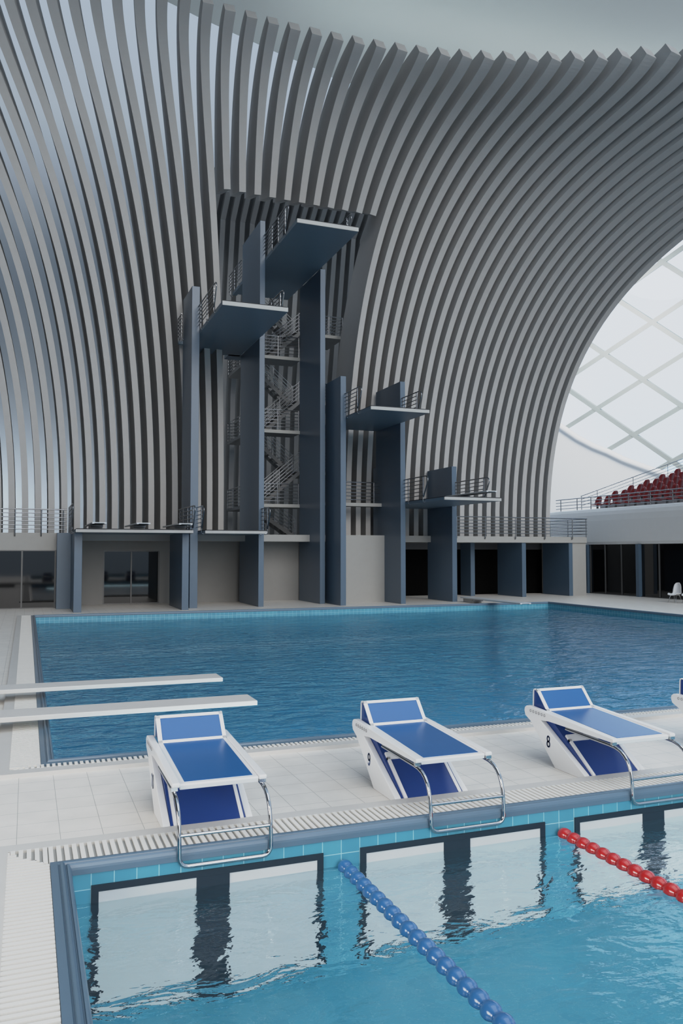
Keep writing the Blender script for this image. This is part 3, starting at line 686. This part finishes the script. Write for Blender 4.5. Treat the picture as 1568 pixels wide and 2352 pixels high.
for j, cnt in enumerate((10, 8, 7, 5, 4, 2, 1)):
    for i in range(cnt):
        x = 38.95+1.37*j; y = SY-1.0*i-0.12*j; z = 6.02+0.45*j
        lb = 'red plastic stadium seat in the %s row of the grandstand, %s from the far end' % (RN[j], ORD[i])
        if proto is None:
            proto = thing('stadium_seat', lb, 'stadium seat', (x, y, z), 'red seats of the grandstand'); seat_parts(proto, x, y, z)
        else:
            o = dup(proto, (x, y, z)); o['label'] = lb
railing('metal rail along the front of the grandstand', [(38.35, 53.2), (38.35, 38.0)], [0.6, 2.6, 4.2, 6.2, 8.2, 10.3, 12.3, 14.3], 6.12, h=0.85, n=4, zfirst=0.15)
r = thing('guard_rail', 'sloping metal rail climbing beside the grandstand seats', 'guard rail', (38.7, 50.4, 6.1), 'metal guard rails')
for h in (0.35, 0.62, 0.89, 1.16):
    MB().tube([(38.7, 50.6, 6.1+h*0.9), (51.5, 50.6, 6.1+h*0.9+12.8*0.3285)], 0.02 if h < 1 else 0.03, 6).build('rail' if h < 1 else 'top_rail', 'steel', r)
for x in (38.75, 40.2, 43.6, 47.0, 50.4):
    MB().tube([(x, 50.6, 6.1+(x-38.7)*0.3285), (x, 50.6, 6.1+(x-38.7)*0.3285+1.05)], 0.025, 6).build('post', 'steel', r)
# lattice facade beyond the grandstand
P0, V1, V2 = Vector((56.61, 69.80, 23.86)), Vector((3.008, -2.277, -2.967)), Vector((2.499, -4.377, 2.508))
NRM = V1.cross(V2).normalized()
if NRM.x < 0: NRM = -NRM
def slab_bar(mb, a, b, wd, dp):
    T = (b-a).normalized(); S = T.cross(NRM).normalized(); c = [S*wd/2, S*-wd/2]
    v = [a+c[0], a+c[1], a+c[1]+NRM*dp, a+c[0]+NRM*dp, b+c[0], b+c[1], b+c[1]+NRM*dp, b+c[0]+NRM*dp]
    mb.add(v, [(0,1,2,3),(7,6,5,4),(0,4,5,1),(1,5,6,2),(2,6,7,3),(3,7,4,0)])
r = thing('window_3', 'tall window of white diamond lattice showing pale sky, right of the ribs', 'window', (62, 66, 3)); r['kind'] = 'structure'
lt = MB()
for j in range(-6, 7): slab_bar(lt, P0+V2*j+V1*-6, P0+V2*j+V1*7, 0.46, 0.5)
for i in range(-6, 8): slab_bar(lt, P0+V1*i+V2*-6+NRM*0.03, P0+V1*i+V2*7+NRM*0.03, 0.46, 0.44)
lt.build('lattice_frame', 'lattice', r)
q = [P0+V1*-6+V2*-6, P0+V1*7+V2*-6, P0+V1*7+V2*7, P0+V1*-6+V2*7]
MB().quad(*[p+NRM*0.55 for p in q]).build('pane', 'glass', r, normals=False)
ARC = [(49.83, 79.17, 22.09), (52.9, 76.92, 18.93), (55.1, 75.18, 16.89), (56.44, 74.15, 15.6), (57.72, 73.05, 14.59), (58.78, 72.07, 13.93), (60.01, 70.99, 13.01), (60.96, 70.08, 12.43), (62.28, 68.82, 11.66), (64.17, 66.93, 10.72), (67.87, 63.0, 9.31)]
ARC = [Vector(p) for p in ARC]; off = NRM*-0.25
low = [Vector((p.x+0.4*(p.z-3), p.y, 3.0)) for p in ARC]
w = MB(); n = len(ARC)
w.add([p+off for p in ARC]+[p+off for p in low], [(i, i+1, n+i+1, n+i) for i in range(n-1)])
w.add([p+off for p in ARC]+[p-off*2.5 for p in ARC], [(i, i+1, n+i+1, n+i) for i in range(n-1)])
wall('wall_far_right', w, 'farwhite', 'bright white wall below the lattice window')
struct('trim_6', MB().tube([p+NRM*-0.35 for p in ARC], 0.33, 10), 'farwhite', 'rounded white sill curving under the lattice window', 'sill')

# ------------------------------------------------------------------ white shell chairs
def shell_chair(label, x, y, rz, parent=None):
    r = thing('shell_chair', label, 'chair', (0, 0, 0), 'white shell chairs by the glazing')
    prof = [(-0.33, 0.44, 0.24), (-0.30, 0.475, 0.29), (-0.2, 0.475, 0.32), (-0.05, 0.455, 0.33), (0.10, 0.45, 0.325), (0.20, 0.49, 0.31), (0.265, 0.60, 0.30), (0.30, 0.75, 0.285), (0.33, 0.92, 0.26), (0.36, 1.07, 0.21), (0.38, 1.15, 0.12), (0.385, 1.17, 0.03)]
    n = 12; vs = []
    for dx in (0, 1):
        for i, (px, pz, hw) in enumerate(prof):
            back = max(0, min(1, (i-3)/4))
            for j in range(n+1):
                s = -1+2*j/n
                vs.append((px-0.12*s*s*back-dx*0.02*back*-1, hw*s, pz+0.10*s*s*(1-back)*(0.3 if i < 2 else 1)-dx*0.02*(1-back)))
    m = len(prof); N = m*(n+1); fs = []
    for i in range(m-1):
        for j in range(n):
            a = i*(n+1)+j; fs += [(a, a+1, a+n+2, a+n+1), (N+a, N+a+n+1, N+a+n+2, N+a+1)]
    for i in range(m-1):
        for a in (i*(n+1), i*(n+1)+n): fs.append((a, a+n+1, N+a+n+1, N+a))
    for j in range(n):
        for a in (j, (m-1)*(n+1)+j): fs.append((a, a+1, N+a+1, N+a))
    MB().add(vs, fs, True).build('seat_shell', 'chair', r)
    for sx, sy in ((-1, -1), (-1, 1), (1, -1), (1, 1)):
        MB().tube([(0.04*sx, 0.1*sy, 0.44), (0.15*sx, 0.19*sy, 0.43), (0.28*sx, 0.27*sy, 0.0)], 0.016, 6).build('leg', 'chrome', r)
    r.location = (x, y, 0); r.rotation_euler = (0, 0, rz)
    return r
shell_chair('white shell chair on thin metal legs at the right edge, the farther one', 35.75, 38.1, 0.15)
shell_chair('white shell chair on thin metal legs cut off by the right edge, the nearer one', 35.85, 37.1, 0.15)

# ------------------------------------------------------------------ light
wd = bpy.data.worlds.new('world'); SC.world = wd; wd.use_nodes = True; nt = wd.node_tree
bg = nt.nodes['Background']
tc = nt.nodes.new('ShaderNodeTexCoord'); sp = nt.nodes.new('ShaderNodeSeparateXYZ'); nt.links.new(tc.outputs['Generated'], sp.inputs[0])
rp = nt.nodes.new('ShaderNodeValToRGB'); cr = rp.color_ramp
cr.elements[0].position = 0.45; cr.elements[0].color = (0.30, 0.33, 0.36, 1)
cr.elements[1].position = 1.0; cr.elements[1].color = (0.54, 0.74, 0.97, 1)
e = cr.elements.new(0.5); e.color = (0.50, 0.71, 0.93, 1); e = cr.elements.new(0.62); e.color = (0.56, 0.75, 0.96, 1)
mr = nt.nodes.new('ShaderNodeMapRange'); mr.inputs[1].default_value = -1; mr.inputs[2].default_value = 1
nt.links.new(sp.outputs['Z'], mr.inputs[0]); nt.links.new(mr.outputs[0], rp.inputs[0])
cn = nt.nodes.new('ShaderNodeTexNoise'); cn.inputs['Scale'].default_value = 3.5; cn.inputs['Detail'].default_value = 5
nt.links.new(tc.outputs['Generated'], cn.inputs['Vector'])
cm = nt.nodes.new('ShaderNodeMapRange'); cm.inputs[1].default_value = 0.40; cm.inputs[2].default_value = 0.68; cm.inputs[4].default_value = 0.75
nt.links.new(cn.outputs['Fac'], cm.inputs[0])
mx = nt.nodes.new('ShaderNodeMix'); mx.data_type = 'RGBA'; mx.inputs[7].default_value = (0.72, 0.83, 0.97, 1)
nt.links.new(cm.outputs[0], mx.inputs[0]); nt.links.new(rp.outputs[0], mx.inputs[6]); nt.links.new(mx.outputs[2], bg.inputs['Color'])
# sky brightened by an added glow, low beyond the lattice window
vd = nt.nodes.new('ShaderNodeVectorMath'); vd.operation = 'DOT_PRODUCT'; vd.inputs[1].default_value = (0.70, 0.66, 0.27)
nt.links.new(tc.outputs['Generated'], vd.inputs[0])
hz = nt.nodes.new('ShaderNodeMapRange'); hz.interpolation_type = 'SMOOTHSTEP'; hz.inputs[1].default_value = 0.72; hz.inputs[2].default_value = 0.97; hz.inputs[3].default_value = 1.0; hz.inputs[4].default_value = 2.1
nt.links.new(vd.outputs['Value'], hz.inputs[0]); nt.links.new(hz.outputs[0], bg.inputs['Strength'])
def light(name, kind, loc, rot, energy, col, **kw):
    l = bpy.data.lights.new(name, kind); l.energy = energy; l.color = col
    for k, v in kw.items(): setattr(l, k, v)
    o = bpy.data.objects.new(name, l); COL.objects.link(o); o.location = loc; o.rotation_euler = rot
    return o
def aim(o, tgt):
    d = Vector(tgt)-o.location; o.rotation_euler = d.to_track_quat('-Z', 'Y').to_euler()
s = light('sun_light', 'SUN', (7, -60, 27), (0, 0, 0), 1.6, (1.0, 0.945, 0.885), angle=radians(38)); aim(s, (6, 8, 0))
a = light('far_wall_fill', 'AREA', (48, 58, 26), (0, 0, 0), 4700, (1, 1, 1), shape='DISK', size=8); aim(a, (60, 71, 9))  # unseen fill, added to brighten the white wall under the lattice
a = light('ceiling_fill', 'AREA', (36, 44.5, 31.4), (radians(180), 0, 0), 420, (0.93, 1, 0.98), shape='RECTANGLE', size=44, size_y=5)  # added fill above the ribs, only lifts the ceiling underside
a = light('skylight', 'AREA', (11, 2, 27), (0, 0, 0), 2100, (1, 0.965, 0.92), shape='RECTANGLE', size=24, size_y=16)
a = light('rear_fill', 'AREA', (-12, 56, 4.15), (0, 0, 0), 3600, (0.90, 0.96, 1), shape='RECTANGLE', size=30, size_y=2); a.rotation_euler = (radians(180-42), 0, 0)  # added fill behind the ribs, brightens the lower rear shell
a = light('recess_fill', 'AREA', (15.5, 61.4, 15), (radians(-90), 0, 0), 700, (0.84, 0.93, 1), shape='RECTANGLE', size=11, size_y=22)  # added fill in place of sky light behind the recess ribs
a = light('side_fill', 'AREA', (-13, 3, 6), (0, 0, 0), 480, (1, 0.975, 0.945), shape='RECTANGLE', size=10, size_y=6, spread=radians(75)); aim(a, (6, 9, 0))  # added fill from the left for the side plates of the blocks
a = light('pool_fill', 'AREA', (12, -4, -1.4), (radians(90), 0, 0), 1350, (1, 0.99, 0.97), shape='RECTANGLE', size=24, size_y=1.8); aim(a, (12, 9, -1.6))  # added underwater fill, brightens the touch pads and lane basin
a = light('pool_fill', 'AREA', (14.8, 13.0, -1.6), (radians(90), 0, 0), 1500, (0.9, 1, 1), shape='RECTANGLE', size=26, size_y=1.8); aim(a, (14.8, 41, -2.6))  # second added underwater fill, brightens the diving basin

# ------------------------------------------------------------------ view
SC.view_settings.view_transform = 'Standard'; SC.view_settings.look = 'None'
SC.view_settings.exposure = -0.1; SC.view_settings.gamma = 1.0
# soft highlight shoulder: linear up to mid tones, bright sky rolled off
SC.view_settings.use_curve_mapping = True
cmv = SC.view_settings.curve_mapping; cmv.white_level = (4, 4, 4)
cv = cmv.curves[3]
while len(cv.points) > 2: cv.points.remove(cv.points[1])
cv.points[0].location = (0, 0); cv.points[1].location = (1, 0.92)
for px, py in ((0.0375, 0.15), (0.075, 0.30), (0.125, 0.49), (0.18, 0.635), (0.25, 0.715), (0.45, 0.80)): cv.points.new(px, py)
cmv.update()
SC.cycles.max_bounces = 8; SC.cycles.diffuse_bounces = 4; SC.cycles.glossy_bounces = 3; SC.cycles.transmission_bounces = 6; SC.cycles.transparent_max_bounces = 8
SC.cycles.use_denoising = True; SC.cycles.use_adaptive_sampling = True; SC.cycles.adaptive_threshold = 0.03
SC.cycles.sample_clamp_indirect = 6
